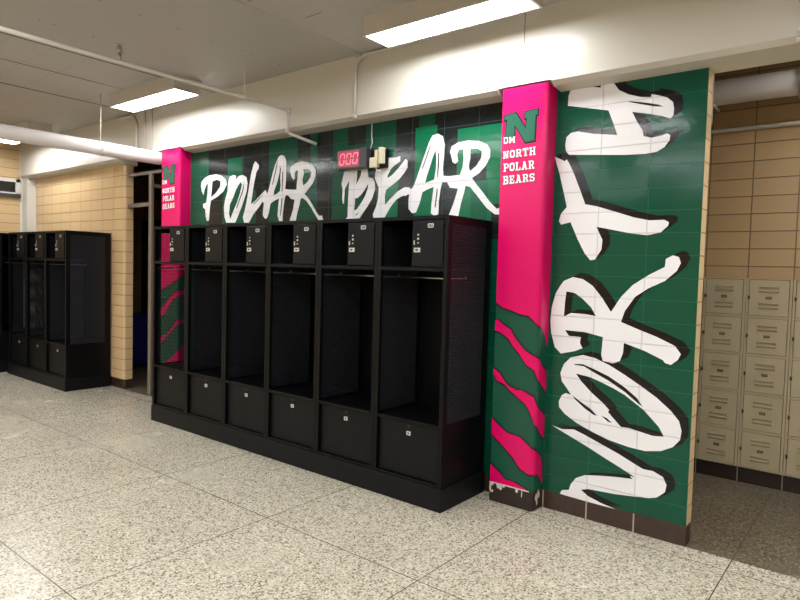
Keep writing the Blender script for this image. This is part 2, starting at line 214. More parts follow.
HOLES = [(-4.234, 2.02), (-4.231, 2.298), (-4.24, 2.598), (-4.936, 1.915), (-4.934, 2.017), (-4.942, 2.308), (-4.942, 2.882), (-4.938, 3.165), (-3.521, 2.593), (-3.533, 2.887), (-3.539, 3.175), (-3.533, 3.275), (-3.523, 3.549), (-4.246, 2.885), (-4.232, 3.162), (-4.214, 3.258), (-4.232, 3.559), (-4.903, 3.528), (-4.911, 3.248)]
CAM = ([[0.780699, 0.624323, 0.027008], [-0.051915, 0.021726, 0.998415], [-0.622747, 0.780864, -0.049373]], 619.96)
ADDED_LAMPS = [(x, y) for y in (.9, -1.3, -3.5) for x in (-9.15, -7.5, -5.865, -4.1, -2.36, -.6, 1.2, 3.2)] + [(1.2, 3.35), (.42, 4.62), (.35, 2.0)]  # extra ceiling lights out of view, added to brighten room and passage
EXPO = 0.0
DATA = json.loads('''{"letters":{"polar":[[[[-5.878,2.48],[-5.818,2.518],[-5.734,2.54],[-5.615,2.543],[-5.51,2.517],[-5.441,2.471],[-5.429,2.423],[-5.484,2.358],[-5.587,2.308],[-5.704,2.272],[-5.72,2.202],[-5.736,2.062],[-5.772,2.059],[-5.793,2.106],[-5.804,2.185],[-5.844,2.207],[-5.844,2.243],[-5.788,2.255],[-5.766,2.345],[-5.761,2.458],[-5.792,2.439],[-5.823,2.391],[-5.839,2.338],[-5.871,2.38],[-5.887,2.437]],[[-5.68,2.473],[-5.602,2.486],[-5.537,2.464],[-5.543,2.409],[-5.611,2.351],[-5.7,2.307],[-5.69,2.383]]],[[[-5.407,2.455],[-5.381,2.501],[-5.319,2.513],[-5.274,2.5],[-5.282,2.464],[-5.231,2.497],[-5.166,2.503],[-5.106,2.475],[-5.089,2.414],[-5.102,2.336],[-5.159,2.219],[-5.222,2.115],[-5.279,2.029],[-5.431,2.033],[-5.462,2.096],[-5.474,2.192],[-5.453,2.274],[-5.416,2.354]],[[-5.197,2.434],[-5.177,2.404],[-5.205,2.328],[-5.251,2.237],[-5.315,2.145],[-5.362,2.065],[-5.386,2.121],[-5.374,2.215],[-5.314,2.294],[-5.276,2.359],[-5.233,2.407]]],[[[-4.999,2.591],[-4.969,2.621],[-4.913,2.577],[-4.92,2.546],[-4.952,2.516],[-4.979,2.433],[-5.003,2.33],[-5.032,2.203],[-4.949,2.243],[-4.869,2.297],[-4.81,2.332],[-4.789,2.305],[-4.787,2.228],[-4.847,2.225],[-4.907,2.169],[-4.988,2.107],[-5.059,2.023],[-5.133,2.025],[-5.156,2.079],[-5.126,2.151],[-5.096,2.243],[-5.067,2.36],[-5.038,2.489]]],[[[-4.626,2.632],[-4.589,2.647],[-4.545,2.634],[-4.517,2.591],[-4.51,2.522],[-4.513,2.423],[-4.523,2.325],[-4.476,2.316],[-4.366,2.309],[-4.363,2.352],[-4.354,2.412],[-4.348,2.479],[-4.374,2.489],[-4.397,2.458],[-4.387,2.415],[-4.414,2.402],[-4.439,2.437],[-4.459,2.494],[-4.445,2.529],[-4.39,2.552],[-4.3,2.56],[-4.211,2.546],[-4.15,2.517],[-4.114,2.467],[-4.117,2.408],[-4.153,2.351],[-4.213,2.3],[-4.256,2.263],[-4.202,2.222],[-4.148,2.159],[-4.094,2.091],[-4.059,2.058],[-4.025,2.061],[-4.003,2.017],[-4.066,2.019],[-4.114,2.074],[-4.165,2.136],[-4.228,2.199],[-4.288,2.232],[-4.309,2.215],[-4.325,2.154],[-4.35,2.094],[-4.367,2.024],[-4.453,2.026],[-4.432,2.072],[-4.406,2.133],[-4.39,2.219],[-4.437,2.227],[-4.475,2.26],[-4.512,2.268],[-4.527,2.238],[-4.538,2.176],[-4.549,2.101],[-4.553,2.026],[-4.601,2.027],[-4.627,2.079],[-4.62,2.154],[-4.607,2.242],[-4.683,2.22],[-4.732,2.197],[-4.75,2.121],[-4.778,2.061],[-4.808,2.055],[-4.843,2.086],[-4.84,2.137],[-4.831,2.201],[-4.859,2.241],[-4.924,2.232],[-4.814,2.323],[-4.803,2.258],[-4.765,2.326],[-4.737,2.401],[-4.706,2.487],[-4.673,2.561]],[[-4.603,2.555],[-4.609,2.48],[-4.639,2.394],[-4.682,2.315],[-4.689,2.274],[-4.637,2.287],[-4.597,2.31],[-4.587,2.366],[-4.596,2.429],[-4.587,2.516]],[[-4.277,2.489],[-4.21,2.486],[-4.17,2.459],[-4.181,2.412],[-4.224,2.367],[-4.276,2.34],[-4.287,2.395],[-4.269,2.449]]]],"bear":[[[[-3.754,2.456],[-3.77,2.394],[-3.79,2.327],[-3.776,2.28],[-3.778,2.189],[-3.769,2.154],[-3.756,2.153],[-3.749,2.279],[-3.719,2.323],[-3.699,2.344],[-3.702,2.276],[-3.707,2.197],[-3.709,2.117],[-3.71,2.037],[-3.733,2.021],[-3.577,2.016],[-3.533,2.065],[-3.483,2.119],[-3.433,2.183],[-3.403,2.258],[-3.408,2.313],[-3.431,2.348],[-3.483,2.363],[-3.493,2.435]],[[-3.609,2.428],[-3.56,2.424],[-3.566,2.385],[-3.585,2.353],[-3.61,2.316],[-3.617,2.305],[-3.61,2.372]],[[-3.478,2.309],[-3.513,2.265],[-3.554,2.223],[-3.598,2.194],[-3.626,2.193],[-3.628,2.148],[-3.637,2.089],[-3.603,2.099],[-3.551,2.156],[-3.511,2.209],[-3.486,2.263]]],[[[-3.342,2.51],[-3.292,2.521],[-3.271,2.503],[-3.201,2.497],[-3.146,2.503],[-3.142,2.465],[-3.199,2.438],[-3.239,2.41],[-3.273,2.358],[-3.272,2.337],[-3.224,2.36],[-3.156,2.414],[-3.091,2.477],[-3.07,2.464],[-3.068,2.407],[-3.1,2.367],[-3.153,2.318],[-3.221,2.28],[-3.283,2.246],[-3.296,2.198],[-3.293,2.122],[-3.231,2.173],[-3.164,2.223],[-3.096,2.253],[-3.042,2.25],[-3.041,2.197],[-3.121,2.183],[-3.175,2.16],[-3.229,2.108],[-3.297,2.016],[-3.413,2.019],[-3.421,2.05],[-3.387,2.115],[-3.367,2.18],[-3.363,2.267],[-3.409,2.346],[-3.403,2.401],[-3.368,2.441]]],[[[-3.086,2.239],[-3.033,2.239],[-3.015,2.238],[-2.997,2.266],[-2.972,2.321],[-2.939,2.404],[-2.898,2.499],[-2.866,2.58],[-2.833,2.632],[-2.782,2.64],[-2.735,2.615],[-2.716,2.551],[-2.719,2.455],[-2.726,2.373],[-2.719,2.317],[-2.661,2.31],[-2.57,2.313],[-2.548,2.372],[-2.543,2.439],[-2.55,2.5],[-2.586,2.499],[-2.601,2.471],[-2.591,2.416],[-2.614,2.398],[-2.64,2.414],[-2.664,2.491],[-2.652,2.53],[-2.596,2.554],[-2.508,2.559],[-2.413,2.546],[-2.343,2.512],[-2.318,2.471],[-2.319,2.419],[-2.352,2.363],[-2.404,2.314],[-2.465,2.283],[-2.432,2.243],[-2.368,2.173],[-2.304,2.098],[-2.249,2.05],[-2.205,2.061],[-2.203,2.006],[-2.263,2.011],[-2.333,2.06],[-2.413,2.149],[-2.479,2.22],[-2.519,2.229],[-2.528,2.182],[-2.554,2.102],[-2.575,2.001],[-2.666,2.004],[-2.62,2.105],[-2.583,2.212],[-2.657,2.224],[-2.684,2.266],[-2.729,2.269],[-2.741,2.222],[-2.755,2.125],[-2.755,2.028],[-2.794,2.018],[-2.826,2.037],[-2.823,2.114],[-2.807,2.24],[-2.871,2.222],[-2.914,2.204],[-2.938,2.12],[-2.972,2.049],[-3.008,2.044],[-3.046,2.081],[-3.048,2.153],[-3.041,2.204],[-3.084,2.181]],[[-2.8,2.518],[-2.791,2.461],[-2.791,2.378],[-2.804,2.295],[-2.89,2.273],[-2.875,2.328],[-2.843,2.41],[-2.819,2.478]],[[-2.486,2.494],[-2.426,2.492],[-2.387,2.471],[-2.39,2.425],[-2.429,2.369],[-2.483,2.333],[-2.497,2.368],[-2.484,2.434]]]],"north":[[[[-1.726,2.81],[-1.722,2.875],[-1.587,2.863],[-1.456,2.841],[-1.44,2.797],[-1.408,2.752],[-1.347,2.716],[-1.272,2.689],[-1.212,2.68],[-1.21,2.697],[-1.169,2.684],[-1.118,2.663],[-1.084,2.633],[-1.076,2.593],[-1.079,2.553],[-1.093,2.536],[-1.143,2.559],[-1.226,2.583],[-1.321,2.606],[-1.286,2.538],[-1.252,2.486],[-1.246,2.451],[-1.198,2.435],[-1.138,2.442],[-1.108,2.452],[-1.09,2.439],[-1.092,2.411],[-1.12,2.372],[-1.164,2.348],[-1.235,2.342],[-1.363,2.348],[-1.554,2.366],[-1.719,2.382],[-1.742,2.407],[-1.749,2.447],[-1.743,2.498],[-1.713,2.523],[-1.666,2.527],[-1.559,2.5],[-1.407,2.475],[-1.432,2.545],[-1.469,2.635],[-1.566,2.659],[-1.742,2.703],[-1.739,2.765]],[[-1.586,2.802],[-1.527,2.805],[-1.525,2.786]],[[-1.356,2.675],[-1.313,2.668],[-1.229,2.648],[-1.167,2.629],[-1.136,2.612],[-1.186,2.62],[-1.27,2.645]]],[[[-1.822,2.38],[-1.747,2.342],[-1.735,2.354],[-1.714,2.321],[-1.679,2.251],[-1.636,2.151],[-1.596,2.053],[-1.519,2.037],[-1.397,1.997],[-1.279,1.958],[-1.188,1.938],[-1.101,1.939],[-1.074,1.924],[-1.078,1.902],[-1.119,1.864],[-1.195,1.848],[-1.297,1.861],[-1.415,1.886],[-1.515,1.906],[-1.473,1.822],[-1.476,1.762],[-1.516,1.696],[-1.547,1.692],[-1.587,1.738],[-1.635,1.823],[-1.691,1.94],[-1.756,1.926],[-1.773,1.949],[-1.759,1.998],[-1.721,2.04],[-1.745,2.133],[-1.784,2.272]]],[[[-1.741,1.525],[-1.721,1.552],[-1.659,1.58],[-1.591,1.569],[-1.522,1.526],[-1.453,1.446],[-1.398,1.366],[-1.339,1.464],[-1.269,1.542],[-1.175,1.607],[-1.085,1.657],[-1.081,1.705],[-1.042,1.727],[-1.008,1.717],[-0.996,1.682],[-1.016,1.635],[-1.081,1.573],[-1.172,1.527],[-1.253,1.469],[-1.311,1.378],[-1.332,1.308],[-1.245,1.277],[-1.112,1.233],[-1.006,1.188],[-0.971,1.144],[-0.986,1.107],[-1.024,1.073],[-1.058,1.081],[-1.071,1.097],[-1.178,1.141],[-1.308,1.178],[-1.311,1.114],[-1.328,1.062],[-1.371,1.042],[-1.436,1.05],[-1.448,1.087],[-1.442,1.203],[-1.562,1.225],[-1.7,1.227],[-1.67,1.19],[-1.588,1.19],[-1.593,1.15],[-1.574,1.119],[-1.625,1.094],[-1.722,1.068],[-1.766,1.107],[-1.796,1.199],[-1.805,1.279],[-1.799,1.374],[-1.774,1.47]],[[-1.7,1.484],[-1.641,1.476],[-1.585,1.439],[-1.529,1.39],[-1.494,1.334],[-1.567,1.342],[-1.663,1.343],[-1.711,1.316],[-1.708,1.406]]],[[[-1.697,1.0],[-1.651,1.049],[-1.569,1.074],[-1.489,1.063],[-1.396,1.029],[-1.293,0.978],[-1.192,0.922],[-1.095,0.863],[-1.011,0.797],[-0.963,0.744],[-0.946,0.687],[-0.952,0.632],[-0.99,0.582],[-1.057,0.544],[-1.15,0.525],[-1.248,0.53],[-1.375,0.55],[-1.481,0.581],[-1.591,0.621],[-1.676,0.667],[-1.718,0.707],[-1.722,0.747],[-1.703,0.79],[-1.675,0.808],[-1.64,0.802],[-1.67,0.842],[-1.707,0.884],[-1.719,0.937]],[[-1.612,0.947],[-1.516,0.936],[-1.456,0.918],[-1.364,0.886],[-1.287,0.852],[-1.224,0.812],[-1.168,0.777],[-1.124,0.735],[-1.075,0.688],[-1.044,0.635],[-1.107,0.627],[-1.179,0.638],[-1.253,0.649],[-1.303,0.647],[-1.349,0.69],[-1.389,0.728],[-1.381,0.742],[-1.424,0.78],[-1.505,0.839],[-1.575,0.902]],[[-1.628,1.009],[-1.567,1.014],[-1.499,0.994],[-1.393,0.956],[-1.289,0.9],[-1.213,0.845],[-1.172,0.792],[-1.209,0.814],[-1.288,0.871],[-1.391,0.927],[-1.498,0.972],[-1.559,1.001],[-1.621,1.003]],[[-1.632,0.801],[-1.577,0.769],[-1.501,0.729],[-1.457,0.692],[-1.479,0.693],[-1.541,0.725],[-1.608,0.773]],[[-1.433,0.698],[-1.394,0.688],[-1.358,0.662],[-1.386,0.665]]],[[[-1.765,0.576],[-1.693,0.562],[-1.609,0.575],[-1.533,0.552],[-1.425,0.514],[-1.308,0.473],[-1.207,0.431],[-1.157,0.411],[-1.098,0.412],[-1.038,0.389],[-1.015,0.345],[-1.022,0.3],[-1.067,0.256],[-1.113,0.24],[-1.222,0.225],[-1.322,0.213],[-1.425,0.207],[-1.498,0.202],[-1.545,0.186],[-1.496,0.156],[-1.408,0.132],[-1.317,0.118],[-1.461,0.118],[-1.583,0.12],[-1.689,0.123],[-1.676,0.151],[-1.627,0.166],[-1.615,0.207],[-1.582,0.255],[-1.522,0.289],[-1.416,0.309],[-1.314,0.324],[-1.214,0.335],[-1.234,0.349],[-1.203,0.35],[-1.291,0.387],[-1.395,0.429],[-1.53,0.486],[-1.671,0.539]]]]},"gaps":[[[-5.139,2.444],[-5.15,2.352],[-5.204,2.261],[-5.254,2.17],[-5.267,2.173],[-5.215,2.269],[-5.167,2.353]],[[-4.829,2.301],[-4.909,2.244],[-4.99,2.199],[-4.994,2.205],[-4.913,2.254]],[[-4.632,2.614],[-4.643,2.546],[-4.674,2.46],[-4.703,2.373],[-4.711,2.376],[-4.686,2.463],[-4.655,2.549]],[[-4.556,2.489],[-4.559,2.389],[-4.564,2.302],[-4.574,2.303],[-4.57,2.39],[-4.567,2.49]],[[-4.559,2.239],[-4.57,2.152],[-4.579,2.077],[-4.587,2.08],[-4.581,2.153],[-4.572,2.242]],[[-2.832,2.59],[-2.864,2.51],[-2.904,2.415],[-2.917,2.385],[-2.923,2.388],[-2.911,2.419],[-2.873,2.514]],[[-2.763,2.493],[-2.764,2.39],[-2.77,2.307],[-2.777,2.31],[-2.775,2.391],[-2.772,2.494]],[[-2.767,2.223],[-2.776,2.14],[-2.784,2.078],[-2.793,2.085],[-2.785,2.148],[-2.777,2.224]],[[-3.579,2.073],[-3.601,2.054],[-3.624,2.046],[-3.609,2.059]]],"plaid":[[-5.753,2.85,-5.504,1.876,1],[-5.524,2.826,-4.781,2.522,1],[-5.419,2.684,-5.177,2.493,2],[-4.955,2.827,-4.764,1.868,1],[-4.547,2.448,-4.377,1.864,1],[-4.362,2.799,-4.193,2.494,1],[-4.099,2.805,-3.907,1.859,1],[-5.178,2.553,-4.943,2.34,1],[-5.276,2.279,-5.162,1.872,2],[-3.548,2.413,-3.385,1.849,1],[-3.724,2.831,-3.519,2.645,1],[-3.194,2.8,-2.968,1.845,1],[-2.815,2.817,-2.571,1.841,1],[-2.609,2.836,-2.14,2.598,1],[-2.998,2.708,-2.79,1.843,3],[-2.602,2.653,-2.178,1.837,3],[-2.49,2.459,-2.345,2.259,1],[-3.318,2.308,-3.161,1.847,3],[-2.473,2.252,-2.328,1.839,2],[-2.293,2.086,-2.11,1.837,1]],"stripesR":[[[-0.3,3.0],[0.7,3.0],[0.491,1.237],[0.459,1.177],[0.437,1.104],[0.396,1.193],[0.352,1.227],[0.3,1.272],[0.247,1.317],[0.19,1.32],[0.113,1.345],[0.056,1.358],[-0.01,1.396]],[[-0.012,1.259],[0.016,1.273],[0.068,1.239],[0.118,1.212],[0.17,1.141],[0.241,1.074],[0.309,1.044],[0.342,1.019],[0.373,0.979],[0.44,0.941],[0.45,0.795],[0.399,0.833],[0.326,0.892],[0.306,0.952],[0.244,0.988],[0.194,1.05],[0.144,1.101],[0.099,1.154],[0.041,1.186],[-0.01,1.201]],[[-0.007,0.939],[0.053,0.901],[0.083,0.861],[0.113,0.827],[0.183,0.805],[0.218,0.81],[0.307,0.774],[0.328,0.708],[0.445,0.632],[0.444,0.474],[0.385,0.517],[0.315,0.593],[0.299,0.649],[0.255,0.716],[0.199,0.751],[0.128,0.797],[0.084,0.835],[0.033,0.848],[-0.005,0.894]],[[-0.008,0.59],[0.052,0.543],[0.126,0.499],[0.217,0.491],[0.259,0.461],[0.308,0.427],[0.398,0.364],[0.431,0.306],[0.443,0.163],[0.367,0.246],[0.288,0.249],[0.225,0.278],[0.174,0.337],[0.101,0.398],[-0.003,0.474]],[[-0.01,0.271],[0.043,0.231],[0.088,0.202],[0.11,0.175],[0.181,0.173],[0.251,0.152],[0.323,0.122],[0.303,0.052],[-0.006,-0.029]]],"stripesL":[[[-0.3,3.0],[0.7,3.0],[0.616,1.667],[0.429,1.507],[0.32,1.43],[0.221,1.382],[0.081,1.333],[-0.063,1.26]],[[-0.06,1.045],[0.083,1.144],[0.184,1.227],[0.302,1.291],[0.382,1.309],[0.443,1.342],[0.432,1.265],[0.322,1.234],[0.224,1.195],[0.145,1.114],[0.065,1.03],[-0.059,0.954]],[[-0.056,0.75],[0.129,0.812],[0.229,0.898],[0.315,0.972],[0.447,1.016],[0.435,0.955],[0.325,0.927],[0.249,0.866],[0.11,0.776],[0.028,0.713],[-0.055,0.648]],[[0.052,0.478],[0.194,0.539],[0.313,0.629],[0.389,0.713],[0.475,0.752],[0.479,0.437],[0.314,0.519],[0.073,0.473]]],"logo":[[0.016,2.658],[0.101,2.67],[0.18,2.556],[0.188,2.624],[0.173,2.624],[0.173,2.667],[0.262,2.671],[0.263,2.638],[0.248,2.636],[0.246,2.472],[0.181,2.467],[0.096,2.591],[0.096,2.511],[0.02,2.502],[0.032,2.538],[0.04,2.633],[0.02,2.628]],"text":{"DM":[[0.019,2.472],[0.105,2.471],[0.104,2.512],[0.017,2.514]],"NORTH":[[0.018,2.371],[0.259,2.376],[0.257,2.43],[0.016,2.419]],"POLAR":[[0.025,2.282],[0.254,2.286],[0.252,2.341],[0.023,2.337]],"BEARS":[[0.025,2.195],[0.26,2.205],[0.257,2.256],[0.023,2.253]]}}''')
# ---------------------------------------------------------------- colours
TX, TZ = -.895, .100            # tile grid of the mural wall
TW, TH = .305, .1355
def mural(name, c, rough=.12, joint=None, **k):
    return tiled(name, c, c, joint or [v*.8 for v in c], 'xz', TX, TZ, TW, TH, msize=.0035, rough=rough, bump=.004, wav=.0006, wavscale=26, spec=.3, **k)
M = {}
M['green'] = mural('mural green paint', (.0018, .060, .032), joint=(.012, .095, .058))  # lighter joints of the dark mural paints have groove-edge glints put into colour
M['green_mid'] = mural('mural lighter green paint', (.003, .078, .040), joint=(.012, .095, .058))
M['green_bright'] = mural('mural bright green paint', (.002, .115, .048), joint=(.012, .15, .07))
M['plaid'] = mural('mural charcoal paint', (.007, .010, .010), joint=(.03, .05, .045))
M['letter'] = mural('mural white paint', (.70, .69, .70), rough=.3, joint=(.55, .53, .53))
M['shadow'] = mural('mural black paint', (.006, .005, .006), joint=(.02, .02, .02))
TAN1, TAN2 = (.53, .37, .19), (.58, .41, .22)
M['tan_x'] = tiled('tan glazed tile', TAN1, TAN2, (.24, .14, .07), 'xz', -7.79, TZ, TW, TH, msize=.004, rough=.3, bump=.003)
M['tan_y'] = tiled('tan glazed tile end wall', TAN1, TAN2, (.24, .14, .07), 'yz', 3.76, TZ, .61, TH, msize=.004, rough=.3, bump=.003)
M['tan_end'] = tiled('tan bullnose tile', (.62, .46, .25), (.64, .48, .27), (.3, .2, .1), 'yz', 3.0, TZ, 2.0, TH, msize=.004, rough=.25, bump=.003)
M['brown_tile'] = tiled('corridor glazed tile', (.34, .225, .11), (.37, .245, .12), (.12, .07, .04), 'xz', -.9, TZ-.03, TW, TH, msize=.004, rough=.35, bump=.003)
M['base'] = plain('brown base tile', (.034, .017, .012), .4, noise=.25)
M['base_dark'] = plain('dark base tile', (.018, .010, .008), .4, noise=.2)
M['grout'] = plain('grout', (.33, .27, .2), .8)
M['white'] = plain('white wall paint', (.57, .545, .48), .35, bump=.0006, nscale=9)
M['ceiling'] = tiled('ceiling plank paint', (.42, .40, .37), (.43, .41, .38), (.30, .28, .26), 'xy', -5.45, 3.76, .61, .305, msize=.002, rough=.7, bump=.002, wav=.0005)
M['slab'] = plain('smooth ceiling paint', (.40, .385, .36), .55, bump=.0004, nscale=12)
M['gap'] = plain('dark joint', (.03, .025, .02), .8)
M['floor'] = terrazzo('terrazzo', [(0, (.15, .13, .10)), (.15, (.40, .365, .285)), (.38, (.47, .43, .34)), (.62, (.58, .54, .43)), (.84, (.27, .24, .185)), (.93, (.38, .30, .20))], (.07, .06, .045), .2, (.88, .87, .87))
M['floor2'] = terrazzo('dark terrazzo', [(0, (.04, .032, .02)), (.2, (.10, .085, .055)), (.45, (.15, .125, .085)), (.7, (.25, .215, .145)), (.85, (.07, .058, .04)), (.93, (.16, .10, .06))], (.05, .04, .03), .35, (.85, .83, .8))
M['black'] = plain('black powder coated steel', (.0016, .0018, .0024), .42, spec=.18)
M['black_panel'] = plain('black steel panel', (.004, .0045, .0052), .45, spec=.18)
M['perf'] = perforated('perforated black steel', (.016, .017, .022))
M['chrome'] = plain('brushed steel', (.45, .44, .42), .3, metal=.9)
M['silver'] = plain('light metal plate', (.62, .61, .58), .4, metal=.3)
M['pipe'] = plain('white painted pipe', (.66, .62, .60), .4)
M['conduit'] = plain('painted conduit', (.56, .53, .48), .4)
M['housing'] = plain('fixture housing', (.50, .47, .43), .45)
M['lens'] = emis('fluorescent lens', (.97, .985, 1), 36)
M['beige'] = plain('beige locker enamel', (.36, .30, .19), .45, noise=.05, nscale=6)
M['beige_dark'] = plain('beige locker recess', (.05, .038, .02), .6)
M['plate'] = plain('number plate', (.02, .012, .006), .5)
M['plate_mark'] = plain('plate marking', (.35, .28, .18), .5)
M['pink'] = plain('pink gloss wrap', (.60, .0004, .105), .25, spec=.3, bump=.0004, nscale=7)
M['pgreen'] = plain('green gloss wrap', (.008, .070, .040), .25, spec=.3, bump=.0004, nscale=7)
M['pblack'] = plain('black wrap outline', (.006, .005, .006), .3, spec=.3)
M['pwhite'] = plain('chipped white primer', (.60, .57, .52), .6)
M['lwhite'] = plain('white wrap lettering', (.80, .74, .74), .3)
M['lgreen'] = plain('green wrap logo', (.004, .10, .055), .3)
M['blue'] = plain('blue plastic', (.006, .012, .16), .45)
M['door'] = plain('dark door', (.006, .006, .007), .5)
M['frame'] = plain('grey brown painted steel frame', (.17, .135, .10), .5)
M['clock_case'] = plain('dark grey plastic case', (.035, .033, .040), .4)
M['clock_face'] = plain('red tinted display', (.42, .03, .075), .25)
M['led'] = emis('red led', (1, .16, .24), .75)
M['cream'] = plain('cream electrical box', (.60, .55, .38), .45)
M['vent'] = plain('vent frame', (.60, .58, .54), .4)
M['vent_dark'] = plain('vent grille', (.05, .045, .04), .5)

# ---------------------------------------------------------------- room shell
X0, X1, Y0, YW, YB, YC, ZC = -10.35, 5.2, -5.0, 3.90, 5.46, 3.76, 3.33
struct(MB().box(X0, X1, Y0, YW, -.1, 0).build('floor', M['floor']), 'pale speckled terrazzo floor')
struct(MB().box(X0, X1, YW, YB, -.1, 0).build('floor_corridor', M['floor2']), 'dark speckled floor of the passage behind the mural wall')
c = MB()
c.box(X0, -5.45, Y0, YB, ZC, ZC+.1, 0)
c.box(-5.45, -3.49, Y0, YB, ZC, ZC+.1, 1)
c.box(-3.49, X1, Y0, YB, ZC, ZC+.1, 0)
for x, w in ((-5.45, .006), (-6.15, .003), (-6.98, .009)): c.box(x-w, x+w, Y0, YC, ZC-.002, ZC, 2)
for p in HOLES: c.prism(arc(p, .006, 0, 2*PI, 8)[:-1], 2, ZC-.001, ZC+.001, 2)
for x, y, l in ((-3.3, 3.0, .16), (-3.42, 2.6, .1), (-3.2, 2.7, .14), (-2.62, 3.02, .0)):
    if l: c.box(x, x+l, y-.002, y+.002, ZC-.001, ZC, 2)
struct(c.build('ceiling', [M['ceiling'], M['slab'], M['gap']]), 'painted plank ceiling with a smooth drilled slab across it')
b = MB(); b.prism([(-3.535, ZC), (-3.525, ZC-.014), (-3.455, ZC-.014), (-3.445, ZC)], 1, Y0, YC)
struct(b.build('trim_1', M['slab']), 'raised bead along the edge of the smooth ceiling slab')

# mural wall: green tile slab, one mesh; paint bands are part of its surface
w = MB()
XM0, XM1 = -6.43, -.895
bands = [p for p in DATA['plaid']]
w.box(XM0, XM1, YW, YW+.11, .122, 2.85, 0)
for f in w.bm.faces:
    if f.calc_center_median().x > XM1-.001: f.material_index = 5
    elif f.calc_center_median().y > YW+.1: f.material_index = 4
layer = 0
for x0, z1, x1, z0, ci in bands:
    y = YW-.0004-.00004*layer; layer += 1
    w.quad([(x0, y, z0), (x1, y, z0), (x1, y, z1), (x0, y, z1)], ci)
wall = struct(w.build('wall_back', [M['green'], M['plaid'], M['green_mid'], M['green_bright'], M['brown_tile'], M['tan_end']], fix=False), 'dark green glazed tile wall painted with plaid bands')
bs = MB().box(XM0, XM1, YW-.001, YW+.112, 0, .1225, 0)
for k in range(9):
    x = TX-.0-.305*k-.305
    if x > XM0: bs.box(x-.0045, x+.0045, YW-.0025, YW, .0, .119, 1)
struct(bs.build('baseboard_back', [M['base'], M['grout']]))
# painted words
SH = (.050, .028)
words = {'polar': ('white brush lettering spelling POLAR', 0), 'bear': ('white brush lettering spelling BEAR', 0), 'north': ('white brush lettering with black drop shadow spelling NORTH sideways', 1)}
for k, (lab, shd) in words.items():
    m = MB()
    for li, rings in enumerate(DATA['letters'][k]):
        for r in rings:
            for p in r: p[1] = min(p[1], 2.85)
        yy = YW-.0032-.00012*li
        m.poly(rings, lambda p: (p[0], yy, p[1]), (0, .0008, 0), 0)
        if shd:
            for t in (1.0, .66, .33):
                ys = YW-.0016-.0001*t-.00006*li
                rr = [[(p[0]+SH[0]*t, min(p[1]+SH[1]*t, 2.85)) for p in r] for r in rings[:2 if li in (2, 3) else 1] if len(r) > 5]
                rr = [[(min(q[0], XM1-.012), q[1]) for q in r] for r in rr]
                if li in (2, 3): pass
                m.poly(rr, lambda p: (p[0], ys, p[1]), None, 1)
    if k == 'bear' or k == 'polar':
        for g in DATA['gaps']:
            gx = sum(p[0] for p in g)/len(g)
            if (gx > -4.1) == (k == 'bear'): m.poly([g], lambda p: (p[0], YW-.0042, p[1]), None, 1)
    o = m.build('lettering', [M['letter'], M['shadow']], wall)
    o['label'] = lab

# tan tile wall left of the passage, with bullnose end
m = MB(); prof = [(-10.35, 4.01), (-10.35, YW)] + arc((-7.55, YW+.03), .03, -PI/2, 0, 5) + [(-7.52, 4.01)]
m.prism(prof, 2, .12, 2.85)
# cap tiles of the end are 1.5 tiles wide: no joint between x=-7.79 and the corner
M['tan_cap'] = tiled('tan bullnose cap tile', TAN2, TAN2, (.24, .14, .07), 'xz', -7.79, TZ, .9, TH, msize=.004, rough=.22, bump=.003)
m2 = MB().prism([(-7.79, 4.012), (-7.79, YW-.001)] + arc((-7.55, YW+.03), .0312, -PI/2, 0, 6) + [(-7.5188, 4.012)], 2, .12, 2.85)
wl = struct(m.build('wall_back_left', M['tan_x']), 'tan glazed tile wall beside the passage')
cap = m2.build('end_tiles', M['tan_cap'], wl)
for f in cap.data.polygons: f.use_smooth = True
cap.data.set_sharp_from_angle(angle=.5) if hasattr(cap.data, 'set_sharp_from_angle') else None
struct(MB().prism([(-10.35, 4.0), (-10.35, YW+.006)] + arc((-7.55, YW+.03), .024, -PI/2, 0, 4) + [(-7.526, 4.0)], 2, 0, .12).build('baseboard_back_left', M['base']))
# other walls
m = MB().box(X0-.1, X0, Y0, YB, 0, ZC)
struct(m.build('wall_left', M['tan_y']), 'tan glazed tile end wall')
struct(MB().box(X0, -10.17, 3.78, YW, 0, 2.86).build('trim_2', M['white']), 'white painted corner pilaster')
struct(MB().box(X0, X0+.006, 3.745, YW, 0, ZC).build('trim_3', M['white']))
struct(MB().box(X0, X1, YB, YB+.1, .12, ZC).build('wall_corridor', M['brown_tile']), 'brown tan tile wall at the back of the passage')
b = MB().box(X0, X1, YB-.001, YB+.1, 0, .12, 0)
for k in range(-3, 8): b.box(-.9+.305*k-.003, -.9+.305*k+.003, YB-.003, YB-.001, 0, .12, 1)
struct(b.build('baseboard_corridor', [M['base_dark'], M['grout']]))
struct(MB().box(X1, X1+.1, Y0, YB, 0, ZC).build('wall_right', M['tan_y']))
struct(MB().box(X0, X1, Y0-.1, Y0, 0, ZC).build('wall_front', M['tan_x']))
# added unseen partition behind mural wall blocks lamp light from the passage's left side
struct(MB().box(-5.2, -5.1, YW+.112, YB, 0, ZC).build('light_block_partition', M['door']))
# concrete beam
m = MB().box(X0, X1, YC, 4.0, 2.85, ZC, 0)
m.box(-2.006, -2.002, YC-.0008, YC, 2.85, ZC, 1)
struct(m.build('trim_4', [M['white'], M['gap']]), 'deep white painted beam above the mural')
def ledge(n, xa, xb):
    struct(MB().prism([(YC-.014, 2.852), (YC-.014, 2.838), (YC+.022, 2.812), (4.0, 2.79), (4.0, 2.852)], 0, xa, xb).build(n, M['white']), 'white painted ledge under the beam')
ledge('trim_5', -1.795, X1); ledge('trim_6', -6.03, -2.19); ledge('trim_7', X0+.01, -7.4)

